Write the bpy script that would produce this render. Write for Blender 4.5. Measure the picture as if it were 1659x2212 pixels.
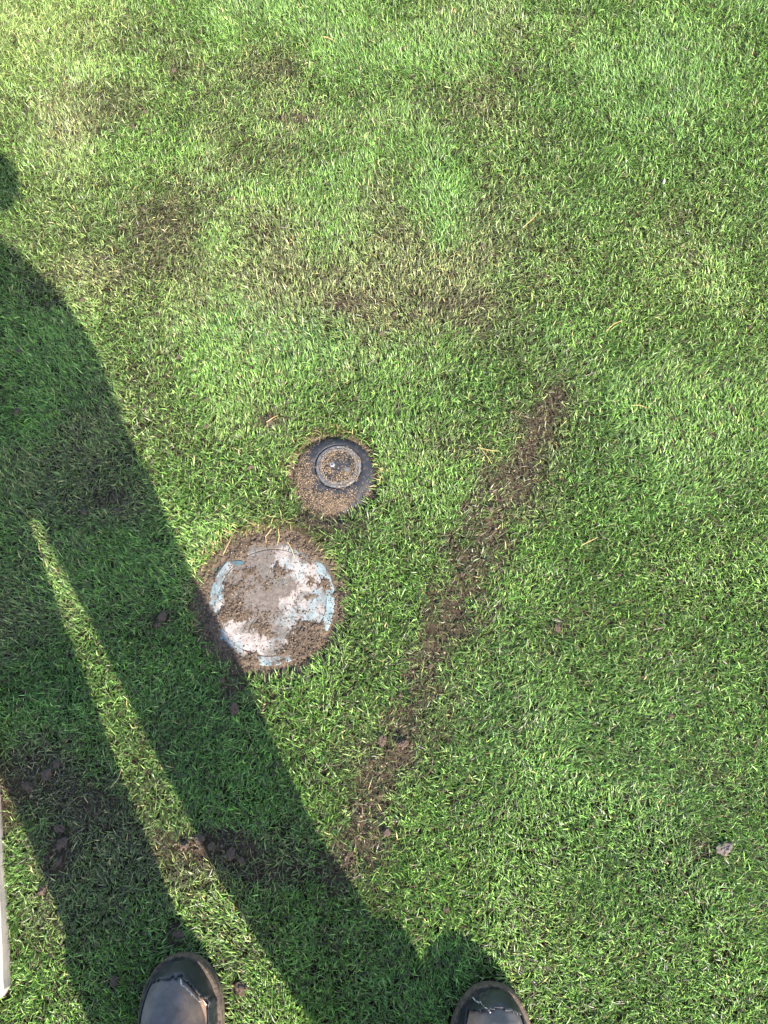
import bpy, bmesh, math, random
import numpy as np
from mathutils import Vector, Matrix

for o in list(bpy.data.objects):
    bpy.data.objects.remove(o, do_unlink=True)
scene = bpy.context.scene
col = scene.collection
R = math.radians
rng = np.random.default_rng(7)
random.seed(7)

# ------------------------------------------------------------------ camera
CAM_H, TILT = 1.30, 18.0
cam_d = bpy.data.cameras.new('camera')
cam = bpy.data.objects.new('camera', cam_d)
col.objects.link(cam)
cam.location = (0, 0, CAM_H)
cam.rotation_euler = (R(TILT), 0, 0)
cam_d.sensor_fit = 'VERTICAL'
cam_d.angle = 2 * math.atan(2 / 3)
cam_d.clip_start = 0.01
cam_d.clip_end = 2000
scene.camera = cam
# ------------------------------------------------------------------ sky, sun
SUN_AZ, SUN_EL = 31.0, 35.0          # light travels towards +y, turned 31 deg to -x
w = bpy.data.worlds.new('World'); scene.world = w; w.use_nodes = True
wn = w.node_tree.nodes; wl = w.node_tree.links
sky = wn.new('ShaderNodeTexSky'); sky.sky_type = 'NISHITA'; sky.sun_disc = False
sky.sun_elevation = R(SUN_EL)
bg = wn['Background']; bg.inputs['Strength'].default_value = 0.15
wl.new(sky.outputs[0], bg.inputs['Color'])
sd = bpy.data.lights.new('sun', 'SUN'); sd.energy = 4.4; sd.angle = R(0.53); sd.color = (1.0, 0.95, 0.86)
sun = bpy.data.objects.new('sun', sd); col.objects.link(sun)
hd = Vector((-math.sin(R(SUN_AZ)) * math.cos(R(SUN_EL)), math.cos(R(SUN_AZ)) * math.cos(R(SUN_EL)), -math.sin(R(SUN_EL))))
sun.rotation_euler = hd.to_track_quat('-Z', 'Y').to_euler()
sun.location = (2, -3, 4)
sky.sun_rotation = math.atan2(-hd.x, -hd.y)
scene.render.engine = 'CYCLES'
vs = scene.view_settings
vs.view_transform = 'Standard'; vs.look = 'None'; vs.exposure = 1.76; vs.gamma = 1.0
vs.use_curve_mapping = False
scene.render.resolution_x, scene.render.resolution_y = 768, 1024

# ------------------------------------------------------------------ helpers
def px(x, y, z0=0.0):
    """pixel of the 1659x2212 view -> point on the plane z=z0"""
    u = (x - 829.5) / 829.5 * .5; v = -(y - 1106) / 1106 * 2 / 3
    c, s = math.cos(R(TILT)), math.sin(R(TILT))
    dz = v * s - c; t = (CAM_H - z0) / -dz
    return np.array([u * t, (v * c + s) * t])

def hash2(ix, iy, seed):
    h = (ix.astype(np.int64) * 374761393 + iy.astype(np.int64) * 668265263 + seed * 974634777) & 0xFFFFFFFF
    h = ((h ^ (h >> 13)) * 1274126177) & 0xFFFFFFFF
    h = h ^ (h >> 16)
    return (h & 0xFFFFFF) / float(0xFFFFFF)

def noise(x, y, seed=0):
    x = np.asarray(x, float); y = np.asarray(y, float)
    ix = np.floor(x); iy = np.floor(y); fx = x - ix; fy = y - iy
    fx = fx * fx * (3 - 2 * fx); fy = fy * fy * (3 - 2 * fy)
    a = hash2(ix, iy, seed); b = hash2(ix + 1, iy, seed); c = hash2(ix, iy + 1, seed); d = hash2(ix + 1, iy + 1, seed)
    return (a * (1 - fx) + b * fx) * (1 - fy) + (c * (1 - fx) + d * fx) * fy

def fbm(x, y, f, octv=3, seed=0):
    s = 0; a = 1.0; t = 0
    for k in range(octv):
        s = s + a * noise(x * f + 13.7 * k, y * f - 7.1 * k, seed + k); t += a; a *= .5; f *= 2.1
    return s / t

def sstep(a, b, x):
    t = np.clip((x - a) / (b - a), 0, 1); return t * t * (3 - 2 * t)

def blob(X, Y, p, rx, ry=None):
    """soft spot given by photo pixel and pixel radii, laid out on the ground in metres"""
    ry = ry or rx
    c = px(*p); dx = (px(p[0] + rx, p[1]) - c)[0]; dy = (px(p[0], p[1] - ry) - c)[1]
    return np.exp(-(((X - c[0]) / dx) ** 2 + ((Y - c[1]) / dy) ** 2))

def stroke(X, Y, pts, wid):
    P = [px(*p) for p in pts]; best = np.full(np.shape(X), 9.0)
    for (a, wa), (b, wb) in zip(zip(P, wid), zip(P[1:], wid[1:])):
        d = b - a; t = np.clip(((X - a[0]) * d[0] + (Y - a[1]) * d[1]) / (d @ d), 0, 1)
        dist = np.hypot(X - a[0] - t * d[0], Y - a[1] - t * d[1]) / (wa + (wb - wa) * t)
        best = np.minimum(best, dist)
    return best

def setp(o, label=None, cat=None, group=None, kind=None):
    if label: o['label'] = label
    if cat: o['category'] = cat
    if group: o['group'] = group
    if kind: o['kind'] = kind
    return o

def empty(name, loc=(0, 0, 0), rz=0):
    o = bpy.data.objects.new(name, None); o.empty_display_size = .05
    col.objects.link(o); o.location = loc; o.rotation_euler = (0, 0, rz); return o

def obj(name, me, mat=None, parent=None, smooth=False):
    o = bpy.data.objects.new(name, me); col.objects.link(o)
    if mat and not me.materials: me.materials.append(mat)
    if parent: o.parent = parent
    if smooth:
        me.polygons.foreach_set('use_smooth', np.ones(len(me.polygons), bool))
    return o

def mesh(name, V, F):
    me = bpy.data.meshes.new(name); me.from_pydata([tuple(map(float, v)) for v in V], [], [tuple(map(int, f)) for f in F]); me.update(); return me

def fast_mesh(name, V, F):
    """V (n,3), F (m,k) arrays of equal-sided faces"""
    V = np.ascontiguousarray(V, np.float32); F = np.ascontiguousarray(F, np.int32)
    me = bpy.data.meshes.new(name)
    me.vertices.add(len(V)); me.vertices.foreach_set('co', V.ravel())
    m, k = F.shape
    me.loops.add(m * k); me.loops.foreach_set('vertex_index', F.ravel())
    me.polygons.add(m); me.polygons.foreach_set('loop_start', np.arange(0, m * k, k, dtype=np.int32))
    me.update(calc_edges=True); return me

def face_col(me, C, name='col'):
    a = me.attributes.new(name, 'FLOAT_COLOR', 'FACE')
    C4 = np.ones((len(C), 4), np.float32); C4[:, :3] = C; a.data.foreach_set('color', C4.ravel())

def pt_col(me, C, name='col'):
    a = me.attributes.new(name, 'FLOAT_COLOR', 'POINT')
    C4 = np.ones((len(C), 4), np.float32); C4[:, :3] = C; a.data.foreach_set('color', C4.ravel())

def grid_mesh(name, xs, ys, Z):
    nx, ny = len(xs), len(ys)
    X, Y = np.meshgrid(xs, ys)
    V = np.stack([X.ravel(), Y.ravel(), Z.ravel()], 1)
    i = np.arange(nx - 1); j = np.arange(ny - 1); I, J = np.meshgrid(i, j); b = (J * nx + I).ravel()
    return fast_mesh(name, V, np.stack([b, b + 1, b + nx + 1, b + nx], 1))

def lathe(name, prof, seg=64, off=None, closed=True):
    V = []; F = []
    for k, (r, z) in enumerate(prof):
        for s in range(seg):
            a = 2 * math.pi * s / seg
            ox, oy = off(r) if off else (0, 0)
            V.append((r * math.cos(a) + ox, r * math.sin(a) + oy, z))
    for k in range(len(prof) - 1):
        for s in range(seg):
            F.append((k * seg + s, k * seg + (s + 1) % seg, (k + 1) * seg + (s + 1) % seg, (k + 1) * seg + s))
    F = [tuple(reversed(f)) for f in F]
    if closed:
        F.append(tuple(range(seg)) if prof[0][1] < prof[-1][1] else tuple(range(seg)))
        n = (len(prof) - 1) * seg
        F.append(tuple(reversed(range(n, n + seg))))
    me = mesh(name, V, F)
    bm = bmesh.new(); bm.from_mesh(me); bmesh.ops.recalc_face_normals(bm, faces=bm.faces); bm.to_mesh(me); bm.free()
    return me

def tube(name, pts, rad, seg=7):
    pts = [Vector(p) for p in pts]; V = []; F = []
    for k, p in enumerate(pts):
        t = (pts[min(k + 1, len(pts) - 1)] - pts[max(k - 1, 0)]).normalized()
        u = t.orthogonal().normalized() if abs(t.z) > .9 else Vector((0, 0, 1)).cross(t).normalized()
        v = t.cross(u); r = rad[k] if hasattr(rad, '__len__') else rad
        for s in range(seg):
            a = 2 * math.pi * s / seg; V.append(p + (u * math.cos(a) + v * math.sin(a)) * r)
    for k in range(len(pts) - 1):
        for s in range(seg):
            F.append((k * seg + s, k * seg + (s + 1) % seg, (k + 1) * seg + (s + 1) % seg, (k + 1) * seg + s))
    F.append(tuple(reversed(range(seg)))); n = (len(pts) - 1) * seg; F.append(tuple(range(n, n + seg)))
    return mesh(name, V, F)

# ------------------------------------------------------------------ materials
class NT:
    def __init__(s, name):
        s.m = bpy.data.materials.new(name); s.m.use_nodes = True
        s.t = s.m.node_tree; s.b = s.t.nodes['Principled BSDF']; s.out = s.t.nodes['Material Output']
    def n(s, typ, **kw):
        nd = s.t.nodes.new(typ)
        for k, v in kw.items(): setattr(nd, k, v)
        return nd
    def l(s, a, b): s.t.links.new(a, b)
    def coord(s): return s.n('ShaderNodeTexCoord').outputs['Object']
    def noise(s, scale, detail=4, rough=.6, co=None):
        nd = s.n('ShaderNodeTexNoise'); nd.inputs['Scale'].default_value = scale
        nd.inputs['Detail'].default_value = detail; nd.inputs['Roughness'].default_value = rough
        s.l(co or s.coord(), nd.inputs['Vector']); return nd.outputs[0]
    def ramp(s, fac, stops):
        r = s.n('ShaderNodeValToRGB'); e = r.color_ramp.elements
        while len(e) > 1: e.remove(e[-1])
        for k, (p, c) in enumerate(stops):
            el = e[0] if k == 0 else e.new(p)
            el.position = p; el.color = (*c, 1) if len(c) == 3 else c
        s.l(fac, r.inputs[0]); return r.outputs[0]
    def mix(s, fac, a, b, mode='MIX'):
        m = s.n('ShaderNodeMix', data_type='RGBA', blend_type=mode)
        for sock, v in ((m.inputs[0], fac), (m.inputs[6], a), (m.inputs[7], b)):
            if hasattr(v, 'is_linked'): s.l(v, sock)
            elif isinstance(v, tuple): sock.default_value = (*v, 1)
            else: sock.default_value = v
        return m.outputs[2]
    def attr(s, name='col'):
        a = s.n('ShaderNodeAttribute'); a.attribute_name = name; return a.outputs['Color']
    def bump(s, h, strength=.4, dist=.001):
        b = s.n('ShaderNodeBump'); b.inputs['Strength'].default_value = strength; b.inputs['Distance'].default_value = dist
        s.l(h, b.inputs['Height']); s.l(b.outputs[0], s.b.inputs['Normal'])
    def base(s, c, rough=.8, spec=.3):
        if hasattr(c, 'is_linked'): s.l(c, s.b.inputs['Base Color'])
        else: s.b.inputs['Base Color'].default_value = (*c, 1)
        s.b.inputs['Roughness'].default_value = rough; s.b.inputs['Specular IOR Level'].default_value = spec
        return s

def grass_mat():
    m = NT('grass_blade'); c = m.attr()
    m.base(c, .42, .45)
    tr = m.n('ShaderNodeBsdfTranslucent'); g = m.n('ShaderNodeMix', data_type='RGBA', blend_type='MULTIPLY')
    g.inputs[0].default_value = 1; m.l(c, g.inputs[6]); g.inputs[7].default_value = (1.25, 1.25, .6, 1)
    m.l(g.outputs[2], tr.inputs['Color'])
    mx = m.n('ShaderNodeMixShader'); mx.inputs[0].default_value = .20
    m.l(m.b.outputs[0], mx.inputs[1]); m.l(tr.outputs[0], mx.inputs[2]); m.l(mx.outputs[0], m.out.inputs['Surface'])
    return m.m
M = {'grass': grass_mat()}
m = NT('ground_soil'); a = m.attr()
f = m.noise(90, 6, .7)
m.base(m.mix(m.ramp(f, [(.3, (.0, .0, .0)), (.75, (1, 1, 1))]), m.mix(1.0, a, (.55, .52, .5), 'MULTIPLY'), m.mix(1.0, a, (1.25, 1.2, 1.15), 'MULTIPLY')), 1, .1)
m.bump(m.noise(420, 5, .7), .8, .003); M['ground'] = m.m
m = NT('loose_soil')
m.base(m.mix(m.ramp(m.noise(260, 4, .7), [(.35, (0, 0, 0)), (.7, (1, 1, 1))]), m.ramp(m.noise(24, 3), [(.3, (.055, .038, .027)), (.7, (.095, .067, .048))]),
           m.ramp(m.noise(30, 3), [(.3, (.11, .078, .054)), (.7, (.19, .14, .10))])), 1, .1)
m.bump(m.noise(700, 4, .7), .7, .0015); M['soil'] = m.m
m = NT('grain'); m.base(m.attr(), 1, .15); M['grain'] = m.m
m = NT('clod'); m.base(m.ramp(m.noise(180, 4, .7), [(.3, (.055, .038, .028)), (.7, (.15, .105, .080))]), 1, .1)
m.bump(m.noise(600, 4), .8, .001); M['clod'] = m.m
m = NT('pale_stone'); m.base(m.ramp(m.noise(160, 5, .7), [(.3, (.07, .055, .048)), (.7, (.17, .14, .122))]), .9, .2)
m.bump(m.noise(500, 4), .6, .001); M['stone'] = m.m
m = NT('dry_straw'); m.base(m.ramp(m.noise(200, 2), [(.3, (.42, .24, .09)), (.7, (.62, .44, .20))]), .6, .3); M['straw'] = m.m
# lid: weathered plastic, cream with blue-green where the colour is left, soil stains
m = NT('lid_plastic'); co = m.coord()
sep = m.n('ShaderNodeVectorMath', operation='LENGTH'); m.l(co, sep.inputs[0])
edge = m.n('ShaderNodeMapRange'); m.l(sep.outputs['Value'], edge.inputs[0])
edge.inputs[1].default_value = .088; edge.inputs[2].default_value = .112; edge.inputs[3].default_value = 0; edge.inputs[4].default_value = .22
ad = m.n('ShaderNodeMath', operation='ADD'); m.l(m.noise(22, 5, .65, co), ad.inputs[0]); m.l(edge.outputs[0], ad.inputs[1])
teal = m.ramp(ad.outputs[0], [(.50, (0, 0, 0)), (.66, (1, 1, 1))])
c1 = m.mix(teal, m.ramp(m.noise(60, 4, .7, co), [(.3, (.22, .175, .152)), (.7, (.36, .315, .283))]), m.ramp(m.noise(80, 4, .7, co), [(.3, (.10, .155, .165)), (.7, (.25, .30, .305))]))
st = m.ramp(m.noise(38, 8, .72, co), [(.50, (0, 0, 0)), (.64, (1, 1, 1))])
ad2 = m.n('ShaderNodeMath', operation='MULTIPLY_ADD'); m.l(m.noise(95, 8, .8, co), ad2.inputs[0]); ad2.inputs[1].default_value = 1.5; m.l(m.attr('dust'), ad2.inputs[2])
mr = m.n('ShaderNodeMapRange'); m.l(ad2.outputs[0], mr.inputs[0]); mr.inputs[1].default_value = .98; mr.inputs[2].default_value = 1.35; mr.inputs[3].default_value = 0; mr.inputs[4].default_value = 1
mx_ = m.n('ShaderNodeMath', operation='MAXIMUM'); m.l(st, mx_.inputs[0]); m.l(mr.outputs[0], mx_.inputs[1])
c2 = m.mix(m.mix(1.0, mx_.outputs[0], (.85, .85, .85), 'MULTIPLY'), c1, m.ramp(m.noise(150, 5, .7, co), [(.35, (.06, .045, .034)), (.65, (.14, .11, .086))]))
sp = m.ramp(m.noise(210, 4, .6, co), [(.57, (0, 0, 0)), (.66, (1, 1, 1))])
c3 = m.mix(sp, c2, (.07, .05, .037))
m.base(c3, .75, .3); m.bump(m.noise(300, 5, .7, co), .35, .0008); M['lid'] = m.m
m = NT('rim_plastic'); m.base(m.mix(m.ramp(m.noise(50, 5, .7), [(.45, (0, 0, 0)), (.6, (1, 1, 1))]), (.055, .105, .12), (.075, .053, .038)), .7, .3); M['rim'] = m.m
m = NT('black_rubber'); f = m.ramp(m.noise(120, 6, .75), [(.50, (0, 0, 0)), (.66, (1, 1, 1))])
m.base(m.mix(f, (.018, .019, .023), (.065, .053, .043)), .55, .4); m.bump(m.noise(400, 3), .2, .0005); M['rubber'] = m.m
m = NT('grey_plastic'); m.base(m.ramp(m.noise(90, 5, .7), [(.35, (.05, .05, .053)), (.7, (.17, .165, .16))]), .5, .4); M['grey'] = m.m
m = NT('screw_steel'); m.base((.45, .43, .41), .45, .5); m.b.inputs['Metallic'].default_value = .7; M['steel'] = m.m
m = NT('dark_recess'); m.base((.02, .02, .02), .9, .1); M['dark'] = m.m
m = NT('weathered_wood'); mp = m.n('ShaderNodeMapping'); m.l(m.coord(), mp.inputs[0]); mp.inputs['Scale'].default_value = (40, 3, 40)
g1 = m.noise(3.0, 6, .7, mp.outputs[0])
m.base(m.mix(m.ramp(m.noise(9, 3), [(.4, (0, 0, 0)), (.62, (1, 1, 1))]), m.ramp(g1, [(.3, (.20, .18, .165)), (.7, (.36, .32, .29))]), m.ramp(g1, [(.3, (.30, .24, .19)), (.7, (.46, .40, .33))])), .8, .2)
m.bump(g1, .4, .001); M['wood'] = m.m
# boots
m = NT('boot_leather'); c = m.mix(m.ramp(m.noise(34, 6, .7), [(.35, (0, 0, 0)), (.7, (1, 1, 1))]), m.mix(1.0, m.attr(), (.62, .62, .65), 'MULTIPLY'), m.mix(1.0, m.attr(), (1.35, 1.3, 1.25), 'MULTIPLY'))
m.base(c, .62, .35); m.bump(m.noise(160, 6, .7), .35, .001); M['leather'] = m.m
m = NT('boot_rubber'); f = m.ramp(m.noise(75, 7, .75), [(.52, (0, 0, 0)), (.72, (1, 1, 1))])
m.base(m.mix(f, (.014, .016, .019), (.085, .074, .064)), .45, .45); m.bump(m.noise(240, 5), .3, .0006); M['bootrubber'] = m.m
m = NT('muddy_sole'); m.base(m.ramp(m.noise(120, 6, .75), [(.35, (.03, .024, .02)), (.7, (.17, .125, .088))]), .95, .2); m.bump(m.noise(300, 5), .6, .0015); M['sole'] = m.m
m = NT('torn_lining'); m.base(m.ramp(m.noise(300, 4), [(.3, (.30, .25, .2)), (.7, (.6, .55, .48))]), .9, .2); M['lining'] = m.m
m = NT('work_trousers'); m.base(m.ramp(m.noise(30, 5), [(.3, (.03, .034, .045)), (.7, (.05, .055, .068))]), .9, .2); m.bump(m.noise(900, 2), .2, .0005); M['trousers'] = m.m
m = NT('dark_jacket'); m.base(m.ramp(m.noise(20, 5), [(.3, (.04, .05, .06)), (.7, (.06, .07, .085))]), .85, .2); m.bump(m.noise(500, 2), .2, .0005); M['jacket'] = m.m
m = NT('skin'); m.base(m.ramp(m.noise(40, 4), [(.3, (.50, .30, .21)), (.7, (.58, .36, .26))]), .5, .35); M['skin'] = m.m
m = NT('hair'); m.base((.05, .032, .02), .6, .3); m.bump(m.noise(260, 4), .6, .003); M['hair'] = m.m
m = NT('eye_white'); m.base((.75, .73, .7), .2, .5); M['eye'] = m.m
m = NT('phone_glass'); m.base((.015, .015, .018), .08, .5); M['phone'] = m.m
m = NT('phone_frame'); m.base((.25, .25, .26), .3, .5); m.b.inputs['Metallic'].default_value = .8; M['frame'] = m.m

# ------------------------------------------------------------------ fields on the ground
LID = px(586, 1298); LID_R = .1135
SPR = px(722, 1024); SPR_R = .075
TRACK = [(1190, 860), (1150, 960), (1090, 1050), (1050, 1170), (995, 1280), (945, 1400), (905, 1500), (850, 1610), (805, 1730), (770, 1850), (700, 1880)]
TRW = [.014, .022, .036, .038, .034, .022, .022, .028, .022, .022, .020]
PLANK_A = px(-14, 1752, .03); PLANK_B = px(9, 2158, .03)
TOE_L = px(390, 2068, .03); TOE_R = px(1067, 2132, .03)
ROT_L, ROT_R = R(4), R(-5)

def soil_field(X, Y):
    """0 turf ... 1 bare soil"""
    n = fbm(X, Y, 28, 3, 5); n2 = fbm(X, Y, 90, 2, 8)
    s = np.clip(1.7 - stroke(X, Y, TRACK, TRW) * 1.0 + (n - .5) * 3.2 + (n2 - .5) * 1.0, 0, 1) * .82
    for p, rx, ry, st in (((60, 1690), 130, 60, .55), ((190, 1740), 90, 45, .5), ((130, 1830), 30, 50, 1.1), ((470, 1830), 100, 26, 1.1), ((590, 1885), 70, 25, .8),
                          ((585, 912), 34, 18, .95), ((345, 1338), 26, 22, .8), ((500, 1480), 25, 30, .8), ((20, 1720), 60, 60, .45), ((870, 1605), 30, 16, 1.2),
                          ((700, 1130), 60, 26, .9), ((700, 1100), 35, 22, .9), ((385, 2025), 22, 20, 1.0), ((520, 2135), 16, 16, 1.0), ((760, 655), 60, 20, .75), ((340, 495), 60, 25, .25),
                          ((235, 1080), 50, 20, .5), ((1205, 1355), 25, 14, .7), ((640, 262), 60, 16, .6), ((1000, 660), 60, 15, .55), ((1510, 1830), 22, 20, .8), ((1110, 150), 14, 14, .9), ((1460, 480), 40, 15, .4)):
        s = np.maximum(s, np.clip(st * blob(X, Y, p, rx, ry) * 1.35 * (.35 + 1.3 * n), 0, 1))
    return s

def brown_field(X, Y):
    """soil-dusted, thin turf"""
    s = 0
    for p, rx, ry, st in (((500, 450), 600, 330, .30), ((700, 590), 380, 110, .55), ((330, 500), 140, 80, .55), ((280, 590), 160, 80, .5), ((800, 640), 160, 50, .6), ((1010, 640), 170, 90, .5), ((430, 190), 260, 140, .4), ((1130, 1050), 90, 160, .5), ((950, 1400), 130, 200, .35), ((700, 1000), 500, 200, .2),
                          ((120, 250), 140, 80, .6), ((500, 420), 160, 60, .45), ((1060, 80), 150, 110, .7), ((990, 250), 170, 90, .65), ((1000, 560), 170, 100, .55), ((1510, 540), 160, 70, .55),
                          ((1590, 800), 90, 60, .35), ((1150, 900), 90, 120, .6), ((200, 1100), 140, 90, .45), ((230, 940), 110, 60, .5), ((40, 1330), 130, 130, .6), ((60, 1000), 120, 60, .5),
                          ((100, 1700), 230, 130, .8), ((230, 1850), 160, 100, .6), ((480, 1850), 200, 70, .65), ((820, 1650), 120, 220, .5), ((100, 1960), 120, 120, .45), ((650, 2000), 180, 110, .35),
                          ((1100, 1000), 80, 120, .6), ((1480, 1440), 60, 40, .3), ((900, 700), 160, 70, .45), ((640, 130), 120, 50, .4)):
        s = s + st * blob(X, Y, p, rx, ry)
    n = fbm(X, Y, 9, 4, 21)
    return np.clip(s * (.25 + 1.5 * n) + (n - .58) * .9, 0, 1)

def lush_field(X, Y):
    s = 0
    for p, rx, ry, st in (((650, 730), 170, 80, .9), ((950, 400), 200, 90, .6), ((560, 690), 120, 70, .6), ((760, 1140), 70, 70, .6), ((1320, 1000), 200, 160, .5), ((1400, 1700), 300, 300, .7), ((1400, 200), 260, 160, .45),
                          ((450, 1560), 120, 160, .6), ((100, 1500), 110, 90, .8), ((1050, 1540), 120, 120, .8), ((330, 1200), 80, 140, .5)):
        s = s + st * blob(X, Y, p, rx, ry)
    return np.clip(s + (fbm(X, Y, 5, 3, 33) - .5) * .8, 0, 1)

def yellow_field(X, Y):
    s = 0
    for p, rx, ry, st in (((60, 60), 260, 160, .9), ((170, 600), 130, 80, .8), ((330, 650), 120, 60, .6), ((200, 400), 200, 100, .4), ((1500, 600), 250, 200, .35), ((430, 260), 300, 200, .3), ((300, 1500), 80, 240, .35)):  # yellower turf; the top-left spot puts the sun's backscatter glow into blade colour
        s = s + st * blob(X, Y, p, rx, ry)
    return np.clip(s + (fbm(X, Y, 4, 3, 44) - .5) * .7, 0, 1)

def H(X, Y):
    X = np.asarray(X, float); Y = np.asarray(Y, float)
    z = (fbm(X, Y, 2.2, 2, 3) - .5) * .012 * np.exp(-(X ** 2 + Y ** 2) / 16)
    r = np.hypot(X - LID[0], Y - LID[1]); z = z * sstep(.13, .3, r) - .020 * (1 - sstep(.122, .146, r))
    r = np.hypot(X - SPR[0], Y - SPR[1]); z = z * sstep(.085, .2, r) - .014 * (1 - sstep(.078, .10, r))
    return z

# ------------------------------------------------------------------ ground sheet
def axis(lo, hi, fl, fh, coarse, fine):
    a = np.concatenate([np.arange(lo, fl, coarse), np.arange(fl, fh, fine), np.arange(fh, hi + 1e-6, coarse)])
    g = 1.3; out = []; s = coarse; v = hi
    while v < 600: s *= g; v += s; out.append(v)
    neg = []; s = coarse; v = lo
    while v > -600: s *= g; v -= s; neg.append(v)
    return np.concatenate([neg[::-1], a, out])
gx = axis(-2.2, 2.2, LID[0] - .18, SPR[0] + .16, .025, .006)
gy = axis(-1.6, 2.8, LID[1] - .18, SPR[1] + .13, .025, .006)
X, Y = np.meshgrid(gx, gy)
gm = grid_mesh('ground', gx, gy, H(X, Y))
sf = soil_field(X, Y).ravel()[:, None]
near = np.exp(-(X ** 2 + Y ** 2) / 30).ravel()[:, None]
thatch = np.array([.030, .025, .013]) * near + np.array([.10, .165, .042]) * (1 - near)
pt_col(gm, thatch * (1 - sf) + np.array([.105, .076, .054]) * sf)
setp(obj('ground', gm, M['ground'], smooth=True), 'dark soil ground under the turf', 'ground', kind='structure')

# ------------------------------------------------------------------ boot outline (shared by grass mask)
def boot_w(d, L=.305):
    d = np.asarray(d, float)
    front = .055 * np.clip(1 - np.clip((.085 - d) / .085, 0, 1) ** 2.3, 0, 1) ** (1 / 2.3)
    mid = np.interp(d, [0, .085, .115, .18, .25, L], [.055, .055, .0555, .044, .041, .041])
    back = np.clip(1 - np.clip((d - (L - .05)) / .05, 0, 1) ** 2.2, 0, 1) ** (1 / 2.2)
    return np.minimum(front, mid) * back

def in_boot(X, Y, toe, rot, grow=.004):
    c, s = math.cos(-rot), math.sin(-rot)
    x = (X - toe[0]) * c - (Y - toe[1]) * s; y = (X - toe[0]) * s + (Y - toe[1]) * c
    d = -y
    return (d > -grow) & (d < .305 + grow) & (np.abs(x) < boot_w(np.clip(d, .004, .301)) * 1.1 + grow)

def in_plank(X, Y, grow=.0):
    d = PLANK_A - PLANK_B; L = np.hypot(*d); d = d / L; n = np.array([-d[1], d[0]])
    t = (X - PLANK_B[0]) * d[0] + (Y - PLANK_B[1]) * d[1]; s = (X - PLANK_B[0]) * n[0] + (Y - PLANK_B[1]) * n[1]
    return (t > -grow) & (t < 1.1) & (s > -grow) & (s < .145 + grow)

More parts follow.
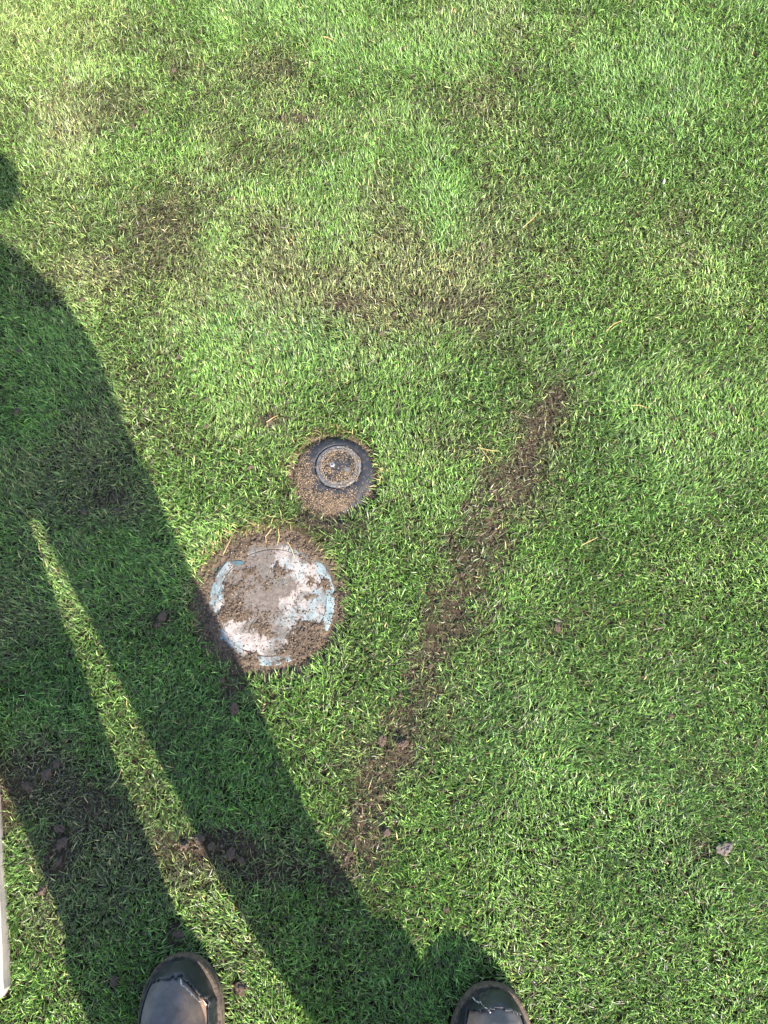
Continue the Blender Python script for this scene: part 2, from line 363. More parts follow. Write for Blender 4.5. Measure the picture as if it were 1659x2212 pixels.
# ------------------------------------------------------------------ grass
plain = False
def blades(n, xr, yr, keep, wscale=1.0, lscale=1.0, thatch_frac=.14):
    x = rng.uniform(*xr, n); y = rng.uniform(*yr, n)
    k = keep(x, y); x, y = x[k], y[k]
    if plain: so = np.zeros(len(x)); br = np.full(len(x), .18); lu = np.full(len(x), .25); ye = np.full(len(x), .2)
    else: so = soil_field(x, y); br = brown_field(x, y); lu = lush_field(x, y); ye = yellow_field(x, y)
    rl = np.hypot(x - LID[0], y - LID[1]); al = np.arctan2(y - LID[1], x - LID[0])
    rs = np.hypot(x - SPR[0], y - SPR[1]); asp = np.arctan2(y - SPR[1], x - SPR[0])
    edge_l = LID_R + .0095 + .010 * (fbm(np.cos(al) * 1.0 + 5, np.sin(al) + 5, 4, 3, 60) - .35) + .010 * blob(x, y, (640, 1140), 120, 40)
    edge_s = .078 + .014 * (fbm(np.cos(asp) + 9, np.sin(asp) + 9, 3, 3, 61) - .4)
    tuft = fbm(x, y, 60, 2, 70)
    p = (1 - .76 * so) * (1 - .22 * br) * (.25 + 1.3 * tuft)
    p = p * sstep(0, .006, rl - edge_l) * sstep(0, .006, rs - edge_s)
    k = rng.random(len(x)) < p
    k &= ~in_boot(x, y, TOE_L, ROT_L) & ~in_boot(x, y, TOE_R, ROT_R) & ~in_plank(x, y, .002)
    x, y, so, br, lu, ye, rl, al, rs, asp, edge_l, edge_s = [q[k] for q in (x, y, so, br, lu, ye, rl, al, rs, asp, edge_l, edge_s)]
    n = len(x); u = rng.random
    th = u(n) < thatch_frac + .20 * br + .25 * so                      # old low blades lying flat
    pref = fbm(x, y, 3.2, 3, 80) * 4 * math.pi
    az = np.where(u(n) < (.0 if plain else .55), pref + rng.normal(0, .75, n), u(n) * 2 * math.pi)
    L = (.0108 + .0088 * u(n) + .006 * lu * u(n) - .002 * br) * lscale * np.where(u(n) < .05, 1.45, 1)
    # near the lid and the sprinkler the uncut blades are longer and hang inwards
    nl = np.exp(-((rl - edge_l) / .016) ** 2); ns = np.exp(-((rs - edge_s) / .012) ** 2)
    inward = np.where(nl > ns, al, asp) + math.pi
    hang = (u(n) < .65 * np.maximum(nl, ns))
    az = np.where(hang, inward + rng.normal(0, .7, n), az)
    L = L * (1 + .45 * np.maximum(nl, ns) * u(n))
    t1 = np.clip(rng.normal(.62, .34, n), .02, 1.40); t2 = np.clip(t1 + np.abs(rng.normal(.45, .35, n)), 0, 1.75)
    t1 = np.where(th, rng.uniform(1.1, 1.5, n), t1); t2 = np.where(th, rng.uniform(1.2, 1.62, n), t2)
    W = (.00048 + .00042 * u(n)) * wscale * np.where(th, .8, 1)
    z = H(x, y) + np.where(th, .0015 + .004 * u(n), -.001)
    z = np.where((rl < .15), np.maximum(z, -.012), z); z = np.where(rs < .102, np.maximum(z, -.009), z)
    ca, sa = np.cos(az), np.sin(az); roll = rng.normal(0, .5, n)
    wx, wy, wz = -sa * np.cos(roll), ca * np.cos(roll), np.sin(roll)
    m1 = np.stack([ca * np.sin(t1), sa * np.sin(t1), np.cos(t1)], 1) * (L * .55)[:, None]
    m2 = m1 + np.stack([ca * np.sin(t2), sa * np.sin(t2), np.cos(t2)], 1) * (L * .45)[:, None]
    B = np.stack([x, y, z], 1); Wv = np.stack([wx, wy, wz], 1) * W[:, None]
    V = np.stack([B - Wv * .8, B + Wv * .8, B + m1 + Wv, B + m1 - Wv, B + m2], 1)
    minz = z[:, None] - .004; V[:, :, 2] = np.maximum(V[:, :, 2], minz)
    # colours
    gA = np.array([.118, .236, .040]); gY = np.array([.250, .325, .092]); gB = np.array([.118, .232, .090]); dd = np.array([.215, .195, .092]); st = np.array([.44, .36, .16])
    yy = np.clip(ye * .75 + rng.normal(.12, .2, n), 0, 1)[:, None]; lb = np.clip(lu * .5 + rng.normal(0, .2, n), 0, 1)[:, None]
    C = gA * (1 - yy) + gY * yy; C = C * (1 - lb * .6) + gB * lb * .6
    db = np.clip(br * .62 + so * .30 + rng.normal(0, .16, n), 0, .9)[:, None]
    C = C * (1 - db) + dd * db
    C = C * (1 - .45 * so[:, None]) * (np.exp(rng.normal(-.04, .42, n)) * (1.0 if plain else .70 + .60 * fbm(x, y, 14, 3, 85)))[:, None]
    top_l = np.exp(-(((al - 1.75) / .9) ** 2)) + .7 * np.exp(-(((al - 3.0) / .6) ** 2)) + .7 * np.exp(-(((al + 3.28) / .6) ** 2))
    left_s = np.exp(-(((asp - 2.5) / 1.0) ** 2)) + .6 * np.exp(-(((asp - .1) / .6) ** 2))
    pst = .010 + .03 * br + .03 * ye + .75 * nl * top_l + .7 * ns * left_s + .02 * so
    is_st = u(n) < pst
    C[is_st] = st * (.6 + .8 * u(int(is_st.sum())))[:, None]
    tc = np.array([.085, .064, .036]) * (.5 + 1.1 * u(n))[:, None]
    C = np.where((th & (u(n) < .7))[:, None], tc, C)
    return V, C

def grass_mesh(name, V, C):
    n = len(V); b = (np.arange(n) * 5)[:, None]
    F = np.concatenate([b + np.array([0, 1, 2]), b + np.array([0, 2, 3]), b + np.array([3, 2, 4])], 1).reshape(-1, 3)
    me = fast_mesh(name, V.reshape(-1, 3), F)
    face_col(me, np.repeat(np.clip(C, .005, .9), 3, axis=0)); return me

TS = .25                                                     # turf is laid in 0.25 m squares: worked blades where the photo looks, repeated squares beyond
def hw(y): return .57 + .205 * (y + .45)
def near_tile(i, j):
    y1 = (j + 1) * TS; x0 = min(abs(i * TS), abs((i + 1) * TS)) if i not in (-1, 0) else 0
    return -.5 <= j * TS and y1 <= 2.01 and x0 < hw(min(y1, 1.8)) + .02
NEAR = {(i, j) for i in range(-30, 30) for j in range(-30, 40) if near_tile(i, j)}
mask = np.zeros((80, 80), bool)
for i, j in NEAR: mask[i + 40, j + 40] = True
def keep_in(x, y): return mask[np.floor(x / TS).astype(int) + 40, np.floor(y / TS).astype(int) + 40]
V, C = blades(1270000, (-1.25, 1.25), (-.5, 2.0), keep_in)
setp(obj('grass', grass_mesh('grass', V, C), M['grass']), 'short mown green turf grass round the lid, sprinkler and boots', 'grass', kind='stuff')
plain = True
V, C = blades(int(1270000 / 6.25 * TS * TS), (4.0, 4.0 + TS), (4.0, 4.0 + TS), lambda x, y: np.ones(len(x), bool))
V = V - np.array([4.0 + TS / 2, 4.0 + TS / 2, 0])
tile = obj('turf_square', grass_mesh('turf_square', V, C), M['grass'])
ti = [(i, j) for i in range(-20, 20) for j in range(-16, 24) if (i, j) not in NEAR]
ti.sort(key=lambda q: (q[0] - 19) ** 2 + (q[1] - 23) ** 2)
tile.location = ((ti[0][0] + .5) * TS, (ti[0][1] + .5) * TS, 0)
setp(tile, 'short green turf at the far corner of the lawn', 'grass', kind='stuff')
pts = [((i + .5) * TS, (j + .5) * TS, 0) for i, j in ti[1:]]
sm_ = bpy.data.meshes.new('surrounding_turf'); sm_.from_pydata(pts, [], [])
sur = obj('surrounding_turf', sm_)
ng = bpy.data.node_groups.new('turf', 'GeometryNodeTree')
ng.interface.new_socket('Geometry', in_out='INPUT', socket_type='NodeSocketGeometry'); ng.interface.new_socket('Geometry', in_out='OUTPUT', socket_type='NodeSocketGeometry')
gi = ng.nodes.new('NodeGroupInput'); go = ng.nodes.new('NodeGroupOutput'); ip = ng.nodes.new('GeometryNodeInstanceOnPoints'); oi = ng.nodes.new('GeometryNodeObjectInfo'); rv = ng.nodes.new('FunctionNodeRandomValue')
oi.inputs['Object'].default_value = tile; oi.inputs['As Instance'].default_value = True
rv.data_type = 'INT'; rv.inputs[4].default_value = 0; rv.inputs[5].default_value = 3
mu = ng.nodes.new('ShaderNodeMath'); mu.operation = 'MULTIPLY'; mu.inputs[1].default_value = math.pi / 2
cx = ng.nodes.new('ShaderNodeCombineXYZ')
ng.links.new(rv.outputs[2], mu.inputs[0]); ng.links.new(mu.outputs[0], cx.inputs[2]); ng.links.new(cx.outputs[0], ip.inputs['Rotation'])
ng.links.new(gi.outputs[0], ip.inputs['Points']); ng.links.new(oi.outputs['Geometry'], ip.inputs['Instance']); ng.links.new(ip.outputs[0], go.inputs[0])
sur.modifiers.new('turf', 'NODES').node_group = ng
setp(sur, 'mown green lawn stretching away round the worked patch', 'grass', kind='stuff')

# ------------------------------------------------------------------ valve box lid
LZ = -.0035
lid = setp(empty('valve_box_lid', (LID[0], LID[1], LZ - .02)), 'round pale blue-green plastic valve box lid smeared with soil, sunk in the grass', 'valve lid')
prof = [(.1085, 0), (.1100, .014), (.1092, .0175), (.107, .0192), (.0945, .0196), (.0938, .0184), (.0922, .0184), (.0915, .0198), (.07, .0203), (.04, .0206), (.0005, .0208)]
pr = np.array(prof); rr_ = np.concatenate([pr[:5, 0], np.linspace(.0945, .0005, 60)[1:]]); rr_ = np.unique(np.concatenate([rr_, pr[:, 0]]))[::-1]
o_ = np.argsort(pr[2:, 0]); zz_ = np.interp(rr_, pr[2:, 0][o_], pr[2:, 1][o_])
prof = [(.1085, 0), (.1100, .014)] + [(a_, b_) for a_, b_ in zip(rr_, zz_) if a_ < .1093]
lp = obj('lid_plate', lathe('lid_plate', prof, 160), M['lid'], lid)

ring = [(.1105, 0), (.1105, .012), (.1125, .0142), (.117, .0142), (.1190, .012), (.1190, 0)]
obj('box_rim', lathe('box_rim', ring, 96, closed=False), M['rim'], lid)
# finger slot near the rim
sl = px(512, 1215) - LID
bm = bmesh.new()
for k in range(12):
    a = 2 * math.pi * k / 12; bm.verts.new((math.cos(a) * .011 + sl[0], math.sin(a) * .004 + sl[1], .0199))
bm.faces.new(bm.verts); r = bmesh.ops.extrude_face_region(bm, geom=bm.faces[:])
for v in r['geom']:
    if isinstance(v, bmesh.types.BMVert): v.co.z += .0012
me = bpy.data.meshes.new('pick_slot'); bm.to_mesh(me); bm.free()
obj('pick_slot', me, M['rim'], lid)

def zl(X_, Y_):      # pixel of the enlarged lid view -> ground
    return px((600 + X_ / 3.0164) * .6636, (1680 + Y_ / 3.0164) * .6636)
LB = [(1220, 230, 190, 120, 1.2), (800, 130, 300, 60, 1.0), (130, 700, 80, 150, .8), (90, 900, 90, 150, 1.0), (200, 1130, 110, 130, 1.0), (330, 1340, 150, 100, 1.1), (470, 1450, 120, 80, 1.0),
      (430, 760, 100, 210, .80), (480, 960, 140, 75, .95), (330, 1010, 50, 60, .7), (760, 1030, 115, 100, .95), (930, 520, 100, 70, .75), (620, 520, 100, 80, .5), (760, 640, 200, 60, .42),
      (1240, 800, 120, 70, .75), (1280, 650, 80, 50, .6), (1290, 1090, 125, 105, 1.2), (1150, 1240, 220, 85, 1.05), (960, 1330, 180, 50, .6), (1560, 760, 60, 220, .9), (560, 1490, 160, 50, .9), (1050, 1540, 200, 40, .8),
      (300, 350, 80, 60, .7), (540, 250, 120, 40, .6), (1230, 420, 80, 35, .5), (660, 1350, 50, 50, .55), (1380, 650, 50, 50, .5)]
DU = [(600, 640, 170, 120, .8), (800, 640, 260, 90, .9), (600, 480, 140, 100, .8), (880, 700, 220, 100, .7), (650, 850, 240, 110, .85), (950, 1150, 150, 90, .7), (780, 430, 110, 130, .6), (560, 1130, 140, 60, .4), (800, 950, 200, 120, .6), (960, 1350, 220, 70, .6), (540, 280, 160, 60, .6), (1230, 430, 120, 50, .6), (860, 330, 110, 100, .4)]
LN = [(300, 640, 70, 280, 1.0), (400, 480, 90, 120, .7), (1000, 290, 120, 90, .7), (1300, 920, 120, 130, .7), (1420, 960, 70, 170, .8), (600, 1250, 200, 80, .7), (430, 1150, 110, 70, .7), (1150, 480, 130, 90, .5), (800, 1480, 160, 40, .7), (1330, 500, 130, 60, .6), (480, 210, 90, 40, .6), (1450, 1150, 60, 120, .7), (1450, 570, 60, 100, .7), (650, 300, 120, 60, .5), (980, 760, 120, 90, .5)]
def lid_soil(X, Y):
    s = np.zeros(np.shape(X))
    kx = 1 / 3.0164 * .6636
    for (a, b, rx, ry, st) in LB: 
        c = zl(a, b); d = zl(a + rx, b)[0] - c[0]; e = zl(a, b - ry)[1] - c[1]
        s = s + st * np.exp(-(((X - c[0]) / d) ** 2 + ((Y - c[1]) / e) ** 2))
    for (a, b, rx, ry, st) in LN:
        c = zl(a, b); d = zl(a + rx, b)[0] - c[0]; e = zl(a, b - ry)[1] - c[1]
        s = s - st * np.exp(-(((X - c[0]) / d) ** 2 + ((Y - c[1]) / e) ** 2))
    n = fbm(X, Y, 70, 4, 90); n2 = fbm(X, Y, 260, 3, 91)
    r = np.hypot(X - LID[0], Y - LID[1]); al = np.arctan2(Y - LID[1], X - LID[0])
    bare = np.exp(-((al + .45) / .38) ** 2) + .9 * np.exp(-((al + 1.65) / .28) ** 2) + .5 * np.exp(-((al - .35) / .3) ** 2)
    s = s + .45 * sstep(.088, .104, r) * np.exp(-((al - 2.0) / .9) ** 2) + .78 * sstep(.095, .109, r) * np.clip(1 - bare, 0, 1)
    return s - .44 + (n - .5) * 1.6 + (n2 - .5) * 1.3
xs = np.linspace(-.165, .165, 190); X, Y = np.meshgrid(xs + LID[0], xs + LID[1])
r = np.hypot(X - LID[0], Y - LID[1]); ms = lid_soil(X, Y); crumb = fbm(X, Y, 330, 3, 92)
lidtop = LZ + .0006 - (r / .11) ** 2 * .001
zi = lidtop + np.clip(ms, -.6, 1.0) * .0030 + (crumb - .5) * .0040 * np.clip(ms + .4, 0, 1)
zo = LZ - .004 + np.clip(ms, -.3, .6) * .006 + (crumb - .5) * .005 + (fbm(X, Y, 60, 3, 93) - .5) * .006
t = sstep(.106, .119, r); Z = zi * (1 - t) + np.maximum(zo, -.014) * t
Z = Z - .02 * sstep(.150, .165, r)
setp(obj('lid_soil', grid_mesh('lid_soil', xs + LID[0], xs + LID[1], Z), M['soil'], smooth=True), 'brown crumbly soil smeared over and around the round lid', 'soil', kind='stuff')
LIDZ = (xs, Z, ms)
lc = np.array([v.co[:] for v in lp.data.vertices]); dv = lid_soil(lc[:, 0] + LID[0], lc[:, 1] + LID[1])
dust_ = np.zeros(len(lc))
for (a, b, rx, ry, st) in DU:
    c = zl(a, b); d = zl(a + rx, b)[0] - c[0]; e = zl(a, b - ry)[1] - c[1]
    dust_ += st * np.exp(-(((lc[:, 0] + LID[0] - c[0]) / d) ** 2 + ((lc[:, 1] + LID[1] - c[1]) / e) ** 2))
dust_ = np.clip(dust_ * (.35 + 1.6 * fbm(lc[:, 0], lc[:, 1], 110, 4, 99)) * 1.25 - .12, 0, .97)
pt_col(lp.data, np.repeat(np.clip(np.maximum(.95 * sstep(-.35, .15, dv), dust_), 0, 1)[:, None], 3, 1), 'dust')

# ------------------------------------------------------------------ sprinkler head
SZ = -.004
IC = px((900 + 930 / 4.608) * .6636, (1380 + 640 / 4.608) * .6636)
off0 = IC - SPR
spr = setp(empty('sprinkler_head', (SPR[0], SPR[1], SZ - .012)), 'round black rubber pop-up sprinkler head dusted with sandy soil in the grass', 'sprinkler')
def off(r):
    k = np.clip((SPR_R - r) / (SPR_R - .042), 0, 1); return off0[0] * k, off0[1] * k
obj('rubber_cover', lathe('rubber_cover', [(SPR_R, 0), (SPR_R, .006), (.073, .0095), (.068, .0125), (.055, .0164), (.0452, .0182), (.0436, .0176), (.0425, .0145), (.0420, .0005)], 72, off, False), M['rubber'], spr, True)
o = obj('collar_ring', lathe('collar_ring', [(.0415, .001), (.0415, .0160), (.0402, .0186), (.0372, .0192), (.0352, .0176), (.0344, .0190), (.0315, .0196), (.0305, .0180), (.0302, .001)], 64, closed=False), M['grey'], spr, True); o.location = (off0[0], off0[1], 0)
cap = obj('cap', lathe('cap', [(.0296, .001), (.0296, .0165), (.028, .0183), (.0222, .0185), (.0216, .0172), (.0203, .0172), (.0197, .0184), (.010, .0188), (.0004, .0189)], 64), M['rubber'], spr); cap.location = (off0[0], off0[1], 0)
sc = px((900 + 838 / 4.608) * .6636, (1380 + 620 / 4.608) * .6636) - IC
s1 = obj('screw', lathe('screw', [(.0044, .0184), (.0044, .0196), (.0038, .0203), (.0003, .0207)], 24), M['steel'], cap); s1.location = (sc[0], sc[1], 0)
bm = bmesh.new()
for a in (0, math.pi / 2):
    bmesh.ops.create_cube(bm, size=1, matrix=Matrix.Translation((sc[0], sc[1], .02065 + a * .00004)) @ Matrix.Rotation(a + .5, 4, 'Z') @ Matrix.Diagonal((.0048, .0010, .0006, 1)))
me = bpy.data.meshes.new('screw_recess'); bm.to_mesh(me); bm.free(); obj('screw_recess', me, M['dark'], cap)
s2p = px((900 + 1060 / 4.608) * .6636, (1380 + 690 / 4.608) * .6636) - IC
s2 = obj('plug', lathe('plug', [(.0050, .0184), (.0048, .0194), (.0003, .0198)], 20), M['grey'], cap); s2.location = (s2p[0], s2p[1], 0)

# sandy soil round the sprinkler
xs2 = np.linspace(-.11, .11, 130); X, Y = np.meshgrid(xs2 + SPR[0], xs2 + SPR[1])
r = np.hypot(X - SPR[0], Y - SPR[1])
ms2 = (fbm(X, Y, 60, 3, 95) - .74) * 2.2 + .75 * blob(X, Y, (715, 1095), 60, 24) + .5 * blob(X, Y, (640, 1040), 28, 50) + .6 * blob(X, Y, (720, 945), 80, 14) - .6 * blob(X, Y, (800, 1010), 16, 60)
crumb = fbm(X, Y, 380, 3, 96)
dome = SZ - .012 + np.interp(r, [0, .044, .055, .068, .073, .075], [.0178, .0174, .0158, .0125, .0095, .006])
zi = dome + np.clip(ms2, -1, 1) * .003 + (crumb - .5) * .003 - .006 * (1 - sstep(.044, .052, np.hypot(X - IC[0], Y - IC[1])))
zo = -.009 + np.clip(ms2, -.5, .6) * .006 + (crumb - .5) * .004
t = sstep(.070, .080, r); Z2 = zi * (1 - t) + zo * t - .02 * sstep(.10, .11, r)
setp(obj('sprinkler_soil', grid_mesh('sprinkler_soil', xs2 + SPR[0], xs2 + SPR[1], Z2), M['soil'], smooth=True), 'sandy brown soil ringing the black sprinkler head', 'soil', kind='stuff')

# ------------------------------------------------------------------ crumbs and grains
def grid_z(xs, Z, cx, cy, x, y):
    st = xs[1] - xs[0]
    i = np.clip(((x - cx - xs[0]) / st).round().astype(int), 0, len(xs) - 1); j = np.clip(((y - cy - xs[0]) / st).round().astype(int), 0, len(xs) - 1)
    return Z[j, i]
GX, GY, GZ, GS, GC = [], [], [], [], []
dark = np.array([.060, .043, .032]); mid = np.array([.135, .098, .070]); sand = np.array([.27, .195, .125])
def add(x, y, z, s, c):
    GX.append(x); GY.append(y); GZ.append(z); GS.append(s); GC.append(c)
def tint(n, wts):
    k = rng.choice(3, n, p=wts); return np.stack([dark, mid, sand])[k] * (.6 + .8 * rng.random(n))[:, None]
# on and round the lid
n = 26000; a = rng.uniform(-.135, .135, n); b = rng.uniform(-.135, .135, n); x = LID[0] + a; y = LID[1] + b; r = np.hypot(a, b)
k = (r < .134) & (rng.random(n) < np.clip(.12 + 1.1 * np.clip(lid_soil(x, y) + .25, 0, 1), 0, .9)); x, y, r = x[k], y[k], r[k]
z = np.maximum(grid_z(LIDZ[0], LIDZ[1], LID[0], LID[1], x, y), np.where(r < .109, LZ + .0004 - (r / .11) ** 2 * .0012, -.014))
add(x, y, z, .0005 + .0011 * rng.random(len(x)) ** 2.5, tint(len(x), [.45, .45, .10]))
# on the sprinkler
n = 34000; a = rng.uniform(-.092, .092, n); b = rng.uniform(-.092, .092, n); x = SPR[0] + a; y = SPR[1] + b; r = np.hypot(a, b); ri = np.hypot(x - IC[0], y - IC[1])
cov = fbm(x, y, 70, 3, 97); dens = np.clip((cov - .36) * 2.6 + .25 * sstep(0, .03, SPR[0] - x) + .45 * sstep(.066, .078, r) + .3 * blob(x, y, (715, 1090), 60, 26), .12, 1)
dens = np.where((ri > .0355) & (ri < .044) & (np.abs(np.arctan2(y - IC[1], -(x - IC[0]))) < 1.5), .05, dens)
dens = np.where((ri > .0295) & (ri < .0345), 1, dens)
k = (r < .092) & (rng.random(n) < dens); x, y, r, ri = x[k], y[k], r[k], ri[k]
zt = np.where(ri < .030, SZ - .012 + .0186, np.where(ri < .0415, SZ - .012 + .0188, SZ - .012 + np.interp(r, [0, .044, .055, .068, .073, .075, .095], [.0178, .0174, .0158, .0125, .0095, .006, 0])))
z = np.maximum(zt, grid_z(xs2, Z2, SPR[0], SPR[1], x, y))
add(x, y, z, .0005 + .0008 * rng.random(len(x)) ** 2, tint(len(x), [.26, .26, .48]))
# in the bare strips
n = 140000; x = rng.uniform(-.75, .8, n); y = rng.uniform(-.42, 1.3, n); so = soil_field(x, y)
k = (rng.random(n) < np.clip((so - .25) * 1.1, 0, 1)) & (np.hypot(x - LID[0], y - LID[1]) > .13) & (np.hypot(x - SPR[0], y - SPR[1]) > .09); x, y = x[k], y[k]
add(x, y, H(x, y) + .001 + .004 * rng.random(len(x)), .0007 + .0024 * rng.random(len(x)) ** 3, tint(len(x), [.50, .44, .06]))
x, y, z, s = [np.concatenate(q) for q in (GX, GY, GZ, GS)]; c = np.concatenate(GC); n = len(x)
octa = np.array([[1, 0, 0], [0, 1, 0], [-1, 0, 0], [0, -1, 0], [0, 0, .8], [0, 0, -.8]])
V = octa[None] * (s[:, None, None] * (.6 + .8 * rng.random((n, 6, 1)))) + rng.normal(0, .15, (n, 6, 3)) * s[:, None, None]
ang = rng.random(n) * 6.28; ca, sa = np.cos(ang)[:, None], np.sin(ang)[:, None]
V = np.stack([V[:, :, 0] * ca - V[:, :, 1] * sa, V[:, :, 0] * sa + V[:, :, 1] * ca, V[:, :, 2]], 2) + np.stack([x, y, z + s * .3], 1)[:, None]
tri = np.array([[0, 1, 4], [1, 2, 4], [2, 3, 4], [3, 0, 4], [1, 0, 5], [2, 1, 5], [3, 2, 5], [0, 3, 5]])
me = fast_mesh('soil_crumbs', V.reshape(-1, 3), (np.arange(n) * 6)[:, None, None].repeat(8, 1).reshape(-1, 1) + np.tile(tri, (n, 1)))
face_col(me, np.repeat(c, 8, axis=0))
print('grains', n)
setp(obj('soil_crumbs', me, M['grain']), 'fine brown soil crumbs and sand grains on the bare patches', 'soil crumbs', kind='stuff')

# ------------------------------------------------------------------ soil clods, stone, stalks
def clod_mesh(seed, name='soil_clod'):
    bm = bmesh.new(); bmesh.ops.create_icosphere(bm, subdivisions=3, radius=1)
    rr = random.Random(seed); ph = [rr.uniform(0, 6) for _ in range(6)]
    for v in bm.verts:
        d = v.co.normalized()
        v.co = d * (1 + .18 * math.sin(3 * d.x + ph[0]) * math.cos(4 * d.y + ph[1]) + .15 * math.sin(6 * d.z + ph[2] + 3 * d.x) + rr.uniform(-.17, .17) + .25 * math.sin(9 * d.x + ph[3]) * math.sin(8 * d.y + ph[4]) * math.sin(7 * d.z + ph[5]))
    me = bpy.data.meshes.new(name); bm.to_mesh(me); bm.free(); return me
clods = [clod_mesh(k) for k in range(6)]
CL = [(80, 87, 9), (265, 84, 7), (428, 88, 8), (375, 152, 10), (313, 241, 9), (287, 272, 11), (610, 254, 9), (680, 256, 9), (641, 281, 8), (500, 427, 8), (633, 419, 10), (735, 519, 8), (178, 648, 9), (487, 660, 7),
      (385, 770, 10), (540, 1008, 9), (822, 718, 10), (852, 676, 8), (1042, 529, 9), (1152, 472, 6), (1408, 426, 7), (1430, 706, 8), (1620, 704, 9), (42, 757, 10), (36, 888, 12), (180, 1106, 13), (250, 1100, 9), (350, 1332, 16), (340, 1350, 12),
      (505, 1530, 16), (478, 1470, 11), (600, 1652, 11), (102, 1672, 20), (122, 1650, 13), (60, 1700, 16), (128, 1790, 16), (134, 1822, 18), (126, 1862, 12), (965, 1965, 10), (385, 2018, 14), (520, 2136, 17), (835, 1798, 13), (870, 1606, 18), (826, 1600, 14),
      (432, 1812, 17), (456, 1828, 13), (398, 1826, 12), (500, 1845, 14), (520, 1858, 12), (1205, 1356, 12), (445, 920, 9), (580, 908, 12), (1108, 151, 7), (495, 1845, 10), (865, 1500, 10), (930, 1440, 8), (1000, 1240, 9), (1060, 1100, 10), (90, 1925, 12), (1338, 1242, 7), (1450, 1545, 9),
      (1640, 1600, 9), (445, 862, 9), (700, 350, 7), (1385, 985, 7), (330, 350, 7)]
for k, (x, y, s) in enumerate(CL):
    p = px(x, y, .01); r = s * .00042
    o = obj('soil_clod', clods[k % 6], M['clod'])
    o.scale = (r * random.uniform(.95, 1.5), r * random.uniform(.75, 1.1), r * random.uniform(.6, .85)); o.rotation_euler = (0, 0, random.uniform(0, 6.28))
    o.location = (p[0], p[1], float(H(*p)) + r * .2 + .0065)
    own = {(520, 2136): 'crumbly brown soil clod on lit grass beside the left boot', (385, 2018): 'soil clod just ahead of the left boot toe', (965, 1965): 'pinkish brown soil clod at the tip of the right boot shadow',
           (350, 1332): 'large dark soil clod in the leg shadow beside the round lid', (505, 1530): 'dark soil clod in the leg shadow just below the round lid', (540, 1008): 'small soil clod in lit grass beside the sprinkler head',
           (580, 908): 'brown soil clod on a bare spot above the sprinkler head', (870, 1606): 'largest pinkish brown soil clod in the bare soil strip', (385, 770): 'smooth pinkish soil clod at the edge of the body shadow', (1205, 1356): 'dark crumbly soil clod on green turf beyond the bare soil strip',
           (90, 1925): 'soil clod between the wooden board and the leg shadow', (36, 888): 'flat dark soil clod lying in the body shadow'}
    if (x, y) in own: setp(o, own[(x, y)], 'soil clod', 'soil clods scattered over the turf')
    elif float(stroke(np.array([p[0]]), np.array([p[1]]), TRACK, TRW)[0]) < 1.6: setp(o, 'small brown soil clod in the bare soil strip across the turf', 'soil clod', 'soil clods in the bare strip')
    elif 1620 < y < 1880 and x < 150: setp(o, 'dark soil clod on the worn shaded patch near the wooden board', 'soil clod', 'soil clods on the worn shaded patch')
    elif 1800 < y < 1870 and x < 540: setp(o, 'brown soil clod on the bare crumbly patch between the leg shadows', 'soil clod', 'soil clods between the leg shadows')
    elif (x < 260 and 740 < y < 1200) or (x < 620 and 1440 < y < 1700): setp(o, 'small dark soil clod lying within the person shadow', 'soil clod', 'soil clods within the person shadow')
    else: setp(o, 'small brown soil clod lying loose on sunlit grass', 'soil clod', 'soil clods scattered over the sunlit turf')
p = px(1566, 1832, .008); o = obj('flat_stone', clod_mesh(31, 'flat_stone'), M['stone']); o.scale = (.013, .009, .005); o.rotation_euler = (.1, .1, .5); o.location = (p[0], p[1], float(H(*p)) + .007)
setp(o, 'pale pinkish grey stone half sunk in the green turf', 'stone')
p = px(249, 2118, .01); o = obj('pebble', clod_mesh(33, 'pebble'), M['clod']); o.scale = (.005, .007, .004); o.location = (p[0], p[1], float(H(*p)) + .011)
setp(o, 'small brown pebble in the shaded grass beside the left boot', 'stone')
p = px(1433, 395, .01); o = obj('white_chip', clod_mesh(35, 'white_chip'), M['lining']); o.scale = (.0022, .006, .0025); o.rotation_euler = (0, 0, -.3); o.location = (p[0], p[1], float(H(*p)) + .013)
setp(o, 'tiny white chip on the bright green turf', 'chip')
for (x0, y0, x1, y1) in ((1032, 966, 1076, 974), (1040, 970, 1062, 1000), (1255, 1178, 1292, 1160), (238, 1702, 262, 1662), (697, 79, 716, 85), (1130, 490, 1165, 455), (1310, 715, 1345, 690), (575, 910, 600, 895), (700, 80, 725, 90), (1365, 875, 1400, 880), (620, 1168, 634, 1200), (480, 1195, 500, 1150), (585, 1140, 572, 1168), (600, 1140, 596, 1172)):
    a = px(x0, y0, .014); b = px(x1, y1, .014); mid_ = (a + b) / 2 + rng.normal(0, .002, 2)
    on_lid = np.hypot(*(a - LID)) < .135
    za = float(H(*a)) + .011 if not on_lid else .006; zb = float(H(*b)) + .010 if not on_lid else LZ + .001
    o = obj('dry_stalk', tube('dry_stalk', [(*a, za), (*mid_, (za + zb) / 2 + .004), (*b, zb)], [.0006, .00055, .0003], 5), M['straw'])
    if on_lid: setp(o, 'dry straw stalk hanging over the edge of the round lid', 'stalk', 'dry stalks on the lid')
    else: setp(o, 'thin dry straw-coloured stalk lying on the green turf', 'stalk', 'dry stalks on the turf')

